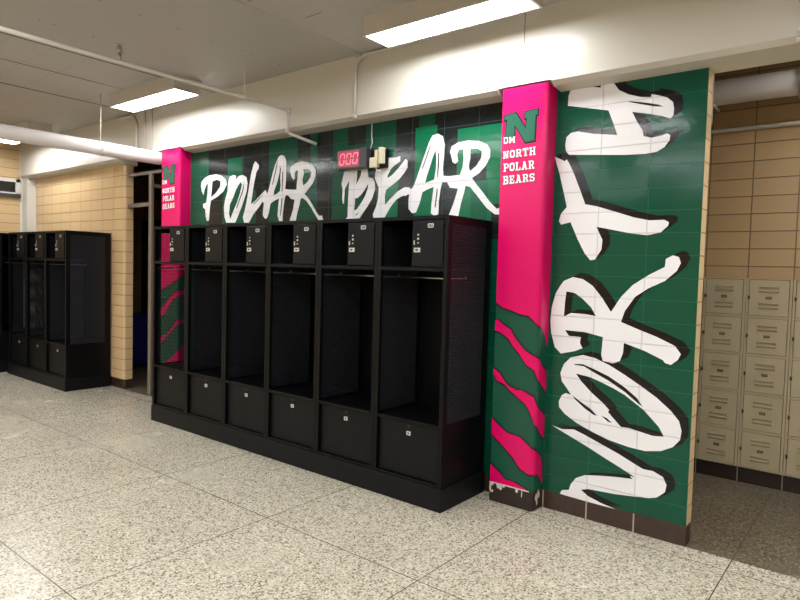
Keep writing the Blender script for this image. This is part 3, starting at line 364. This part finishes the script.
# ---------------------------------------------------------------- pillars
def pillar(xl, xr, stripes, label, base_h):
    t = thing('pillar', label, 'pillar', ((xl+xr)/2, YC+.07, 0))
    wd = xr-xl; rad = .03
    path = [(xl, YW, -.14), (xl, YC, 0.0)]
    N = int((wd-rad)/.004)
    for i in range(1, N+1): path.append((xl+(wd-rad)*i/N, YC, (wd-rad)*i/N))
    for i in range(1, 9):
        a = -PI/2+PI/2*i/8; path.append((xr-rad+rad*math.cos(a), YC+rad+rad*math.sin(a), wd-rad+rad*PI/2*i/8*.8))
    u1 = path[-1][2]; D2 = YW-YC-rad; N2 = int(D2/.004)
    for i in range(1, N2+1): path.append((xr, YC+rad+D2*i/N2, u1+D2*i/N2))
    rows = int((2.838-base_h)/.005); bm = bmesh.new()
    grid = [[bm.verts.new((x-t.location.x, y-t.location.y, base_h+(2.838-base_h)*j/rows)) for x, y, u in path] for j in range(rows+1)]
    sh = [[(p[0]-.004, p[1]-.012) for p in q] for q in stripes]; sh2 = [[(p[0]+.006, p[1]+.009) for p in q] for q in stripes]
    for j in range(rows):
        z = base_h+(2.838-base_h)*(j+.5)/rows
        for i in range(len(path)-1):
            u = (path[i][2]+path[i+1][2])/2
            if i == 0: u = .002
            f = bm.faces.new((grid[j][i], grid[j][i+1], grid[j+1][i+1], grid[j+1][i])); f.smooth = 0 < i
            k = 1
            if any(inside((u, z), q) for q in stripes): k = 0
            elif any(inside((u, z), q) for q in sh) or any(inside((u, z), q) for q in sh2): k = 2
            if z < base_h+.012 and k: k = k
            f.material_index = k
    me = bpy.data.meshes.new('wrap'); bm.to_mesh(me); bm.free()
    for k in ('pink', 'pgreen', 'pblack', 'pwhite'): me.materials.append(M[k])
    o = bpy.data.objects.new('shaft', me); COL.objects.link(o); o.parent = t
    # base block with chipped paint
    m = MB(); pr = [(xl-.0, YW), (xl-.0, YC)] + arc((xr-rad, YC+rad), rad, -PI/2, 0, 5) + [(xr, YW)]
    pr = [(a-t.location.x, b-t.location.y) for a, b in pr]
    m.prism(pr, 2, 0, base_h, 0)
    ob = m.build('base_block', [M['base_dark'], M['pwhite']], t)
    c = MB(); rnd = random.Random(5)
    def chip(x0, x1, z0, z1, side=False):
        n = 9; ps = []
        for i in range(n):
            a = 2*PI*i/n; rr = .75+.5*rnd.random()
            ps.append(((x0+x1)/2+(x1-x0)/2*math.cos(a)*rr, min(base_h, (z0+z1)/2+(z1-z0)/2*math.sin(a)*rr)))
        if side: c.poly([ps], lambda p: (xr-t.location.x+.0012, YC+p[0]-t.location.y, p[1]), (-.0012, 0, 0))
        else: c.poly([ps], lambda p: (xl+p[0]-t.location.x, YC-.0012-t.location.y, p[1]), (0, .0012, 0))
    h = base_h
    for a in ((.0, .012, h-.075, h), (.0, .03, h-.03, h), (.012, .03, h-.075, h-.055), (.055, .085, h-.035, h), (.075, .10, h-.045, h-.01), (.10, .12, h-.02, h), (.20, .222, h-.03, h-.005), (.245, .252, h-.055, h)): chip(*a)
    for a in ((.035, .07, h-.075, h-.02), (.06, .10, h-.06, h-.005), (.055, .075, h-.10, h-.07)): chip(*a, side=True)
    c.box(xl-t.location.x, xr-rad-t.location.x, YC-.0015-t.location.y, YC-t.location.y, h-.006, h+.001)
    c.build('chipped_paint', M['pwhite'], t)['label'] = 'patches of bare white primer'
    # printed logo and words
    yf = YC-t.location.y; xo = xl-t.location.x
    L = DATA['logo']; cx = sum(p[0] for p in L)/len(L); cz = sum(p[1] for p in L)/len(L)
    lg = MB()
    # black outline: the same glyph grown along its vertex normals
    def grow(P, d):
        out = []; n = len(P)
        ar = sum(P[i][0]*P[(i+1)%n][1]-P[(i+1)%n][0]*P[i][1] for i in range(n)); sg = 1 if ar > 0 else -1
        for i in range(n):
            a, b2, c2 = Vector(P[i-1]), Vector(P[i]), Vector(P[(i+1)%n])
            e1 = (b2-a).normalized(); e2 = (c2-b2).normalized()
            n1 = Vector((e1.y, -e1.x))*sg; n2 = Vector((e2.y, -e2.x))*sg
            k = n1+n2; l = max(.5, k.length/2)
            out.append(tuple(b2+k.normalized()*d/l))
        return out
    lg.poly([grow(L, .010)], lambda p: (xo+p[0]+.002, yf-.001, p[1]-.003), (0, .0008, 0), 1)
    lg.poly([L], lambda p: (xo+p[0], yf-.002, p[1]), (0, .0008, 0), 0)
    lo = lg.build('logo', [M['lgreen'], M['pblack']], t); lo['label'] = 'green block letter N with black outline'
    for word, q in DATA['text'].items():
        g = MB()
        (ax, az), (bx, bz), (cx2, cz2), (dx, dz) = q
        tot = sum(GLY[ch][0]+1.1 for ch in word)-1.1
        def mapq(u, v):
            u /= tot; v /= 7
            return ((ax*(1-u)+bx*u)*(1-v)+(dx*(1-u)+cx2*u)*v, (az*(1-u)+bz*u)*(1-v)+(dz*(1-u)+cz2*u)*v)
        pen = 0
        for ch in word:
            wd2, polys = GLY[ch]
            for pi, P in enumerate(polys):
                def f0(p, d=0): 
                    s = mapq(pen+p[0], p[1]); return (xo+s[0]+d*.0035, yf-.0028-.00005*pi+d*.0005, s[1]-d*.0035)
                g.poly([P], lambda p: f0(p), None, 0)
                g.poly([P], lambda p: f0(p, 1), None, 1)
            pen += wd2+1.1
        g.build('lettering', [M['lwhite'], M['pblack']], t)['label'] = 'small white block lettering reading ' + word
    return t
def rct(a, b, c, d): return [(a, b), (c, b), (c, d), (a, d)]
def serif(x0, x1, z): return rct(x0, z, x1, z+1.0)
S = 1.5
GLY = {
 'N': (6.4, [rct(.6,0,.6+S,7), rct(4.4,0,4.4+S-.2,7), [(.6,7),(2.4,7),(5.7,0),(4.0,0)], serif(0,2.7,0), serif(0,2.0,6), serif(3.8,6.4,6)]),
 'O': (5.6, [rct(0,1.2,S,5.8), rct(5.6-S,1.2,5.6,5.8), [(0,1.2),(1.3,0),(4.3,0),(5.6,1.2),(4.1,1.6),(1.5,1.6)], [(0,5.8),(1.5,5.4),(4.1,5.4),(5.6,5.8),(4.3,7),(1.3,7)]]),
 'R': (6.2, [rct(.7,0,.7+S,7), serif(0,2.9,0), rct(0,6,4.4,7), [(2,5.9),(4.2,5.9),(4.4,7),(5.6,6.2),(5.6,4),(4.4,3.1),(2,3.1),(2,4),(4.0,4.0),(4.2,4.4),(4.2,5.6),(4,5.9)], [(3.0,3.3),(4.5,3.3),(5.6,1),(6.2,1),(6.2,0),(4.4,0)]]),
 'T': (6.0, [rct(2.2,0,3.8,7), rct(0,5.9,6,7), serif(1.4,4.6,0), rct(0,4.8,.9,6), rct(5.1,4.8,6,6)]),
 'H': (6.4, [rct(.6,0,.6+S,7), rct(4.3,0,4.3+S,7), rct(1,3,5.2,4.1), serif(0,2.7,0), serif(0,2.7,6), serif(3.7,6.4,0), serif(3.7,6.4,6)]),
 'P': (5.8, [rct(.7,0,.7+S,7), serif(0,2.9,0), rct(0,6,4.4,7), [(2,5.9),(4.2,5.9),(4.4,7),(5.8,6.0),(5.8,3.8),(4.6,2.7),(2,2.7),(2,3.7),(4.1,3.7),(4.4,4.2),(4.4,5.5),(4.1,5.9)]]),
 'L': (5.4, [rct(.7,0,.7+S,7), serif(0,2.9,6), rct(0,0,5.4,1.1), rct(4.4,1,5.4,2.6)]),
 'A': (6.6, [[(.7,0),(2.1,0),(3.9,7),(2.7,7)], [(4.3,0),(5.9,0),(4.1,7),(2.7,7)], rct(1.9,1.9,4.8,2.9), serif(0,2.6,0), serif(3.9,6.6,0), serif(1.9,3.9,6)]),
 'B': (5.8, [rct(.7,0,.7+S,7), rct(0,0,4.6,1.1), rct(0,5.9,4.5,7), rct(2,3,4.6,4.1), [(4.1,.5),(4.6,0),(5.8,1.1),(5.8,2.8),(5.1,3.5),(4.1,3)], [(4.0,4),(5.0,3.6),(5.6,4.3),(5.6,6),(4.5,7),(4.0,6.5)]]),
 'E': (5.4, [rct(.7,0,.7+S,7), rct(0,0,5.4,1.1), rct(0,5.9,5.2,7), rct(2,3,4,4), rct(4.4,1,5.4,2.4), rct(4.3,4.7,5.2,6), rct(3.3,2.5,4.1,4.6)]),
 'S': (5.2, [[(0,4.2),(1.4,4.4),(1.4,5.4),(2,5.9),(3.8,5.9),(3.8,7),(1.2,7),(0,5.9)], rct(3.6,4.9,5,7), [(0,4.3),(.9,3.1),(4.0,2.9),(5.2,2.8),(4.4,3.9),(1.4,4.4)], [(5.2,2.8),(3.8,2.8),(3.8,1.5),(3.2,1.1),(1.2,1.1),(1.2,0),(4,0),(5.2,1.1)], rct(.1,0,1.4,2.2)]),
 'D': (5.6, [rct(.2,0,.2+S,7), rct(0,0,4.2,1.2), rct(0,5.8,4.2,7), [(4,0),(4.4,0),(5.6,1.2),(5.6,5.8),(4.4,7),(4,7),(4,5.5),(4.1,1.5)]]),
 'M': (7.4, [rct(.5,0,.5+S,7), rct(5.4,0,5.4+S,7), [(.5,7),(2.3,7),(4.2,3),(3.7,1.2),(3.2,1.8)], [(6.9,7),(5.1,7),(3.2,3),(3.7,1.2),(4.2,1.8)], serif(0,2.5,0), serif(4.9,7.4,0), serif(0,2,6), serif(5.4,7.4,6)]),
}
pillar(-2.15, -1.82, DATA['stripesR'], 'pink and green striped pillar right of the black lockers, beside the sideways lettering', .135)
pillar(-6.43, -6.09, DATA['stripesL'], 'pink and green striped pillar behind the left end of the black lockers', .135)

# ---------------------------------------------------------------- black team lockers
W, DP, HB, HT = .597, .545, .155, 1.957
def make_locker(left=True, back=True):
    t = thing('team_locker', 'x', 'locker')
    P = .032      # post face width
    f = MB()
    f.box(0, P, 0, .03, HB, HT); f.box(W-P, W, 0, .03, HB, HT)
    f.box(P, W-P, .0, .02, HT-.022, HT); f.box(P, W-P, 0, .02, HB, HB+.018)
    f.box(P, W-P, 0, .02, 1.592, 1.618); f.box(P, W-P, 0, .02, .548, .572)
    f.box(0, .02, DP-.02, DP, HB, HT); f.box(W-.02, W, DP-.02, DP, HB, HT)
    f.build('frame', M['black'], t, bevel=.002, seg=1)
    for i, x in enumerate((.002, W-.0055)):
        s = MB()
        # solid margins round a punched field, solid skirt at the footlocker
        s.box(x, x+.0035, .03, .05, HB, HT, 0); s.box(x, x+.0035, DP-.07, DP-.02, HB, HT, 0)
        s.box(x, x+.0035, .05, DP-.07, HT-.05, HT, 0)
        if i == 0 and not left: s.quad([(x, .05, HB+.42), (x, DP-.07, HB+.42), (x, DP-.07, HT-.05), (x, .05, HT-.05)], 1)
        else: s.quad([(x+.002, .05, HB+.42), (x+.002, DP-.07, HB+.42), (x+.002, DP-.07, HT-.05), (x+.002, .05, HT-.05)], 1)
        s.box(x, x+.0035, .05, DP-.07, HB, HB+.42, 0)
        s.build('side_panel', [M['black'], M['perf']], t)
    MB().box(0, W, 0, DP, HT, HT+.004).build('top_panel', M['black'], t)
    if back: MB().box(.01, W-.01, DP-.006, DP-.002, HB, HT).build('back_panel', M['black'], t)
    s = MB().box(P, W-P, .02, DP-.02, 1.608, 1.612); s.build('shelf', M['black'], t)
    s = MB().box(P, W-P, .02, DP-.02, .563, .567); s.build('seat_deck', M['black'], t)
    fl = MB().box(P+.002, W-P-.002, .028, .032, HB+.02, .546); 
    fp = fl.build('footlocker_panel', M['black_panel'], t, bevel=.001, seg=1)
    mid = W/2
    MB().prism(arc((mid, .524), .014, PI, 2*PI, 8) + [(mid+.016, .53), (mid-.016, .53)], 1, .0268, .0285).build('finger_slot', M['gap'], fp)
    lk = MB(); lk.box(mid-.017, mid+.017, .024, .028, .458, .485, 0); lk.box(mid-.006, mid+.006, .0225, .0245, .465, .478, 1)
    lk.build('lock', [M['silver'], M['gap']], fp)['label'] = 'small silver lock plate'
    # lockable box, right half of the top shelf
    xb = .305
    bx = MB().box(xb, xb+.004, .005, .36, 1.618, HT-.022).box(xb, W-P, .355, .36, 1.618, HT-.022)
    bx.build('security_box', M['black'], t)
    dr = MB().box(xb+.003, W-P-.003, -.004, .004, 1.622, HT-.026).box(xb+.010, W-P-.010, -.0055, -.004, 1.63, HT-.034).build('door', M['black_panel'], t, bevel=.0015, seg=1)
    npx = xb+.155
    n = MB().prism([(npx-.024, 1.890), (npx-.020, 1.880), (npx+.020, 1.880), (npx+.024, 1.890), (npx+.024, 1.900), (npx+.020, 1.908), (npx-.020, 1.908), (npx-.024, 1.900)], 1, -.008, -.0055, 0)
    for k in (-.012, 0, .012): n.box(npx+k-.0035, npx+k+.0035, -.009, -.008, 1.886, 1.902, 1)
    n.build('number_plate', [M['silver'], M['black']], dr)['label'] = 'oval silver number plate'
    k = MB()
    for z, r in ((1.835, .0055), (1.808, .0065), (1.780, .0045)):
        MB().prism([(xb+.055+a*r, z+b*r) for a, b in ((-1,-1),(1,-1),(1,1),(-1,1))], 1, -.010, -.0055).build('rivet', M['silver'], dr)
    k.box(xb+.018, xb+.026, -.010, -.0055, 1.768, 1.797)
    k.build('latch_pin', M['silver'], dr)
    lp = MB(); lp.box(xb+.022, xb+.074, -.010, -.0055, 1.718, 1.748, 0); lp.box(xb+.036, xb+.056, -.0115, -.0095, 1.727, 1.739, 1)
    lp.build('latch_plate', [M['silver'], M['gap']], dr)['label'] = 'silver latch plate with dark keyhole'
    for z in (1.68, 1.80, 1.89): MB().tube([(W-P-.004, -.008, z-.012), (W-P-.004, -.008, z+.012)], .004, 6).build('hinge', M['black'], dr)
    rod = MB().tube([(P, .23, 1.545), (W-P, .23, 1.545)], .0075, 8); rod.build('coat_rod', M['chrome'], t)['label'] = 'bright steel coat rod'
    for i, x in enumerate((.009, W-.011)):
        r = MB().box(x-.002, x+.002, .035, .24, 1.538, 1.550); r.tube([(x-.006, .24, 1.555), (x+.006, .24, 1.555)], .009, 8)
        r.build('rod_bracket', M['chrome'], t)
    return t
loc = make_locker()
loc['group'] = 'black open team lockers'
XL = -5.857
def place(src, x, y, rz, label):
    o = copy_tree(src); o.location = (x, y, 0); o.rotation_euler = (0, 0, rz); o['label'] = label; return o
endl = make_locker()
endl['label'] = 'black open locker at the left end of the long row, pink pillar showing through it'; endl['group'] = 'black open team lockers'
endl.location = (XL, 3.335, 0)
labs = {1: 'black open locker second from the left end of the long row, below letter P',
        2: 'third black open locker from the left end of the long row, below letter L',
        3: 'fourth black open locker from the left end of the long row, below R of POLAR',
        4: 'fifth black open locker from the left end of the long row, below the red clock',
        5: 'black open locker at the right end of the long row, beside the pink pillar'}
for k in range(1, 6):
    if k == 1: loc.location = (XL+W*k, 3.335, 0); loc['label'] = labs[k]
    else: place(loc, XL+W*k, 3.335, 0, labs[k])
pl = MB().box(XL+.004, XL+6*W+.012, 3.323, 3.875, 0, HB).build('locker_plinth', M['black_panel'], bevel=.003)
tag(pl, 'long low black steel plinth on the terrazzo under the six-locker row', 'plinth')
ll = ['black open locker at the right end of the far left row, beside the tan tiles', 'black open locker second from the right in the far left row',
      'black open locker third from the right in the far left row', '']
XF = -7.83
for k in range(3): place(loc, XF-W*(k+1), 3.335, 0, ll[k if k < 2 else 2])
tag(MB().box(XF-W*3-.004, XF+.004, 3.323, 3.88, 0, HB).build('locker_plinth', M['black_panel'], bevel=.003), 'low black steel plinth under the far left locker row', 'plinth')
for k in range(2): place(loc, X0+.56, 3.88-W*(k+1), PI/2, ['black open locker against the left end wall, nearest the corner', 'black open locker against the left end wall, second from the corner'][k])
tag(MB().box(X0+.02, X0+.575, 3.88-W*2, 3.88, 0, HB).build('locker_plinth', M['black_panel'], bevel=.003), 'low black steel plinth under the lockers on the left end wall', 'plinth')

# ---------------------------------------------------------------- beige box lockers in the passage
def box_bank(x0, label):
    t = thing('box_locker', label, 'locker', (x0, YB, 0), 0, 'beige five-door box lockers')
    wd = .3045; z0, z1 = .125, 1.605; f = MB()
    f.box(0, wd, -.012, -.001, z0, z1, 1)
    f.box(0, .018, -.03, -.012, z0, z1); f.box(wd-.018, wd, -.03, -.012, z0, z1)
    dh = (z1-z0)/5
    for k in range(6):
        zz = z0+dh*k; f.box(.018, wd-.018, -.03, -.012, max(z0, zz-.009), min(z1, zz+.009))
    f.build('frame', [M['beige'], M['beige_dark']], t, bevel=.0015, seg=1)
    for k in range(5):
        a, b = z0+dh*k+.012, z0+dh*(k+1)-.012; mz = (a+b)/2; mx = wd/2
        d = MB().box(.022, wd-.022, -.032, -.018, a, b)
        for dz in (.048, .078, -.048, -.078):   # pressed louvres
            d.prism([(-.033, mz+dz-.009), (-.043, mz+dz+.007), (-.033, mz+dz+.009)], 0, mx-.065, mx+.065)
        dd = d.build('door', M['beige'], t, bevel=.001, seg=1)
        n = MB().box(mx-.02, mx+.02, -.036, -.033, mz-.010, mz+.010, 0)
        for q in (-.010, 0, .010): n.box(mx+q-.0022, mx+q+.0022, -.0368, -.036, mz-.005, mz+.005, 1)
        n.build('number_plate', [M['plate'], M['plate_mark']], dd)
        MB().prism([(.012, mz-.016), (.026, mz-.010), (.026, mz+.010), (.012, mz+.016)], 1, -.040, -.030).build('latch', M['plate'], dd)
    return t
box_bank(-1.206, 'beige five-door locker column nearest the edge of the green wall')
box_bank(-.899, 'beige five-door locker column in the middle, past the green wall')
box_bank(-.592, 'beige five-door locker column cut by the right edge of the photo')

# ---------------------------------------------------------------- ceiling lights
def make_light():
    t = thing('ceiling_light', 'x', 'ceiling light', (0, 0, ZC), 0, 'boxy fluorescent ceiling lights')
    L, B, H = 1.22, .285, .128
    h = MB().box(-L/2, L/2, -B/2, B/2, -H+.012, 0)
    # rim round the lens
    for q in ((-L/2, L/2, -B/2, -B/2+.02), (-L/2, L/2, B/2-.02, B/2), (-L/2, -L/2+.02, -B/2+.02, B/2-.02), (L/2-.02, L/2, -B/2+.02, B/2-.02)): h.box(*q, -H, -H+.012)
    h.build('housing', M['housing'], t)
    MB().box(-L/2+.02, L/2-.02, -B/2+.02, B/2-.02, -H+.003, -H+.0125).build('lens', M['lens'], t)
    return t
lt = make_light()
lt.location = (-5.865, 3.325, ZC); lt['label'] = 'lit box ceiling light in front of the left pink pillar'
def light(x, y, lab, rz=0):
    o = copy_tree(lt); o.location = (x, y, ZC); o.rotation_euler = (0, 0, rz); o['label'] = lab
light(-2.36, 3.365, 'lit box ceiling light over the BEAR lettering, largest in view')
light(-9.15, 3.33, 'lit box ceiling light at far left, partly hidden by the fat white pipe')
for x, y in ADDED_LAMPS: light(x, y, 'added lit box ceiling light, out of view above the open floor' if y < YW else 'added lit box ceiling light, out of view in the passage beyond the mural wall')

# ---------------------------------------------------------------- pipes and conduits
t = thing('overhead_pipe', 'fat white insulated pipe running under the ceiling to the left pink pillar', 'pipe', (-6.52, 0, 2.77))
MB().tube([(0, Y0+.1, 0), (0, 3.99, 0), (0, 5.3, 0)], .072, 20).build('pipe', M['pipe'], t)
for y in (1.0, 3.12):
    h = MB().tube([(0, y, .078), (0, y, ZC-2.77)], .005, 6); h.tube([(0, y-.02, 0), (0, y+.02, 0)], .075, 16); h.build('hanger', M['conduit'], t)
def cond(name, path, r, label, m='conduit', cat='conduit', extra=None):
    b = MB().tube(path, r, 10)
    if extra: extra(b)
    return tag(b.build(name, M[m]), label, cat)
t = thing('sprinkler_pipe', 'thin white pipe below the smooth ceiling slab with a kinked end over POLAR', 'pipe', (-4.29, 0, 2.985))
def bend(b):
    b.tube([(0, 3.69, 0), (0, 3.73, 0)], .021, 12); b.tube([(0, 3.715, .02), (0, 3.715, -.03)], .020, 12); b.tube([(0, 3.715, -.165), (0, 3.715, -.20)], .019, 12)
b = MB().tube([(0, Y0+.1, 0), (0, 3.70, 0), (0, 3.715, -.012), (0, 3.715, -.18), (.012, 3.725, -.205), (.19, 3.885, -.29)], .014, 12); bend(b)
b.build('pipe', M['conduit'], t)
for y in (.9, 3.24): MB().tube([(0, y, .0), (0, y, ZC-2.99)], .003, 6).tube([(0, y-.012, 0), (0, y+.012, 0)], .018, 10).build('hanger', M['conduit'], t)
s = MB().tube([(0, 2.18, .0), (0, 2.18, .06), ], .012, 8).tube([(0, 2.18, .06), (0, 2.18, .105)], [.022, .014], 8).tube([(0, 2.18, .115), (0, 2.18, .119)], .028, 12)
for a in (-1, 1): s.tube([(a*.02, 2.18, .06), (a*.028, 2.18, .09), (a*.006, 2.18, .115)], .0035, 6)
s.build('sprinkler_head', M['chrome'], t)
def curve_pts(p0, corner, p1, r, n=6):
    p0, corner, p1 = Vector(p0), Vector(corner), Vector(p1)
    a = corner+(p0-corner).normalized()*r; b = corner+(p1-corner).normalized()*r
    return [p0]+[(1-t)**2*a+2*t*(1-t)*corner+t*t*b for t in [i/n for i in range(n+1)]]+[p1]
cond('conduit', curve_pts((-2.9, YC-.016, ZC-.02), (-3.51, YC-.016, ZC-.02), (-3.51, YC-.016, 2.835), .14), .011, 'white bent conduit down the beam beside the larger ceiling light', extra=lambda b: b.box(-3.525, -3.495, YC-.03, YC-.0, 2.82, 2.85))
cond('conduit', curve_pts((-7.3, YC-.03, ZC-.03), (-6.96, YC-.016, ZC-.03), (-6.96, YC-.016, 2.80), .13), .015, 'bent conduit on the beam left of the smaller ceiling light')
cond('conduit', [(-6.78, YC-.01, ZC-.002), (-6.78, YC-.01, 2.80)], .007, 'thin vertical conduit on the beam, left of the pair behind the fat pipe', m='gap' if False else 'conduit')
cond('conduit', [(-6.63, YC-.01, ZC-.002), (-6.63, YC-.01, 2.86)], .007, 'thin vertical conduit on the beam, right of the pair near the pink pillar')
cond('cable', [(-3.44, YW-.02, 2.80), (-3.44, YW-.02, 2.70), (-3.432, YW-.02, 2.64), (-3.44, YW-.03, 2.585)], .004, 'thin grey cable hanging down to the red digit clock', cat='cable')
t = thing('overhead_pipe', 'fat white pipe high in the passage above the beige lockers', 'pipe', (0, 5.22, 3.0))
b = MB().tube([(-2.6, 0, 0), (-.62, 0, 0), (3.5, 0, 0)], .092, 20); b.build('pipe', M['pipe'], t)
MB().tube([(-.60, 0, 0), (-.50, 0, 0)], .115, 18).build('coupling', M['pipe'], t)
MB().tube([(-1.14, -.105, -.25), (-1.14, -.105, ZC-3.0)], .007, 6).tube([(-1.14, -.11, -.105), (-1.14, .11, -.105)], .01, 6).build('hanger', M['conduit'], t)
cond('conduit', [(-4.9, YB-.016, 2.76), (5.0, YB-.016, 2.76)], .017, 'thin conduit across the passage under the fat pipe')
t = thing('valve_pipe', 'white vertical pipe fitting with small knobs at the right edge of the photo', 'pipe', (-.415, 3.99, 0))
MB().tube([(.02, .02, 2.62), (.02, .02, 2.69)], [.05, .036], 14).tube([(.02, -.30, 2.66), (.02, -.30, ZC)], .032, 14).tube([(.02, -.30, 2.98), (.02, -.30, 3.0)], .055, 14).tube([(.02, .02, 2.66), (.02, -.30, 2.66)], .03, 14).build('pipe', M['pipe'], t)
for z in (2.80, 2.85): MB().tube([(.02, -.30, z), (-.035, -.32, z-.006)], [.012, .014], 8).build('knob', M['silver'], t)

# ---------------------------------------------------------------- clock and box
t = thing('digital_clock', 'dark wall clock showing red digits 000 above BEAR', 'clock', (-3.61, YW-.075, 2.43))
w2 = .165
MB().box(-w2, w2, 0, .07, 0, .165).build('case', M['clock_case'], t, bevel=.006)
MB().box(-w2+.008, w2-.075, -.003, 0, .018, .152).build('display', M['clock_face'], t, bevel=.002)
for k in range(3):
    d = MB(); cx = -.105+.075*k; hw, hh, th = .024, .043, .0045; cz = .085; sl = .14
    for (xa, za, xb, zb) in ((-hw, hh, hw, hh), (-hw, -hh, hw, -hh), (-hw, 0.004, -hw, hh), (-hw, -hh, -hw, -.004), (hw, .004, hw, hh), (hw, -hh, hw, -.004)):
        dx, dz = xb-xa, zb-za; l = math.hypot(dx, dz); ux, uz = dx/l, dz/l; px, pz = -uz*th, ux*th
        pts = [(xa+px+ux*.006, za+pz+uz*.006), (xb+px-ux*.006, zb+pz-uz*.006), (xb, zb), (xb-px-ux*.006, zb-pz-uz*.006), (xa-px+ux*.006, za-pz+uz*.006), (xa, za)]
        d.prism([(cx+x+z*sl, cz+z) for x, z in pts], 1, -.0055, -.0028)
    d.build('digit', M['led'], t)['label'] = 'glowing red digit zero'
t = thing('electrical_box', 'cream electrical boxes on a black plate right of the red digit clock', 'electrical box', (-3.34, YW-.06, 2.42))
MB().box(-.09, .075, .03, .06, .0, .15).build('back_plate', M['black'], t)
MB().box(-.075, .005, -.01, .03, .005, .085).box(-.03, .005, 0, .03, .085, .145).build('junction_box', M['cream'], t, bevel=.003)
MB().box(.02, .062, -.01, .03, .03, .16).build('receptacle', M['cream'], t, bevel=.003)
MB().tube([(-.01, .0, .005), (.0, -.004, -.02), (.015, 0, -.028), (.03, .02, -.02)], .005, 6).build('cord', M['cream'], t)

# ---------------------------------------------------------------- wall vent, passage frame, bin
t = thing('wall_vent', 'long white framed air vent high on the left end wall', 'vent', (X0, 0, 0))
f = MB(); y0, y1, za, zb = 2.75, 3.735, 2.565, 2.79
for q in ((y0, y1, za, za+.022), (y0, y1, zb-.05, zb), (y0, y0+.03, za, zb), (y1-.06, y1, za, zb)): f.box(0, .045, *q)
f.build('frame', M['vent'], t, bevel=.003)
g = MB().box(0, .008, y0+.02, y1-.02, za+.015, zb-.03)
for k in range(9): z = za+.03+k*.018; g.prism([(.008, z), (.028, z+.006), (.008, z+.008)], 1, y0+.03, y1-.035)
g.build('grille', M['vent_dark'], t)
MB().box(0, .07, y0, y1, za-.05, za-.002).build('ledge', M['clock_case'], t)
struct(MB().box(-9.9, -8.2, YB-.03, YB, 0, 2.3).build('door_1', M['door']), 'dark door in the passage')
df = thing('passage_frame', 'grey brown steel opening frame beside the tan tile corner', 'frame', (-7.0, 3.95, 0))
MB().box(-.025, .038, -.012, .02, 0, 2.655).build('post', M['frame'], df, bevel=.003)
MB().box(-.52, .57, -.012, .02, 2.655, 2.69).build('header', M['frame'], df)
MB().box(-.52, -.025, -.01, .018, 2.275, 2.32).build('transom', M['frame'], df)
MB().box(-.02, .02, .02, 1.45, 2.50, 2.54).build('crossbar', M['frame'], df)
t = thing('recycling_bin', 'blue plastic recycling bin in the dark passage behind the tan wall', 'bin', (-9.02, 4.84, 0), .2)
def taper(b, a0, a1, z0, z1, c0, c1):
    A = [(-a0, -c0, z0), (a0, -c0, z0), (a0, c0, z0), (-a0, c0, z0)]; B = [(-a1, -c1, z1), (a1, -c1, z1), (a1, c1, z1), (-a1, c1, z1)]
    A = [b.bm.verts.new(p) for p in A]; B = [b.bm.verts.new(p) for p in B]
    for i in range(4): b.bm.faces.new((A[i], A[(i+1)%4], B[(i+1)%4], B[i]))
    b.bm.faces.new(A); b.bm.faces.new(B)
b = MB(); taper(b, .18, .23, .05, .76, .20, .26); b.build('body', M['blue'], t, bevel=.015)
b = MB(); taper(b, .25, .20, .76, .81, .28, .22); b.tube([(-.16, .30, .78), (.16, .30, .78)], .015, 8); b.build('lid', M['blue'], t, bevel=.01)
for a in (-1, 1): MB().tube([(a*.18-.02, .22, .09), (a*.18+.02, .22, .09)], .09, 16).build('wheel', M['black'], t)

# ---------------------------------------------------------------- camera, world, view
cam = bpy.data.cameras.new('camera'); co = bpy.data.objects.new('camera', cam); COL.objects.link(co)
R_, U_, D_ = [Vector(v) for v in CAM[0]]
co.matrix_world = Matrix(((R_.x, U_.x, -D_.x, 0), (R_.y, U_.y, -D_.y, 0), (R_.z, U_.z, -D_.z, 1.6), (0, 0, 0, 1)))
cam.sensor_width = 36; cam.lens = CAM[1]*36/800; cam.clip_start = .05
SC.camera = co
wd = bpy.data.worlds.new('world'); SC.world = wd; wd.use_nodes = True
wd.node_tree.nodes['Background'].inputs[0].default_value = (.9, .95, 1, 1); wd.node_tree.nodes['Background'].inputs[1].default_value = .03
SC.view_settings.view_transform = 'Standard'; SC.view_settings.look = 'None'; SC.view_settings.gamma = 1
SC.view_settings.use_curve_mapping = False; SC.view_settings.exposure = EXPO
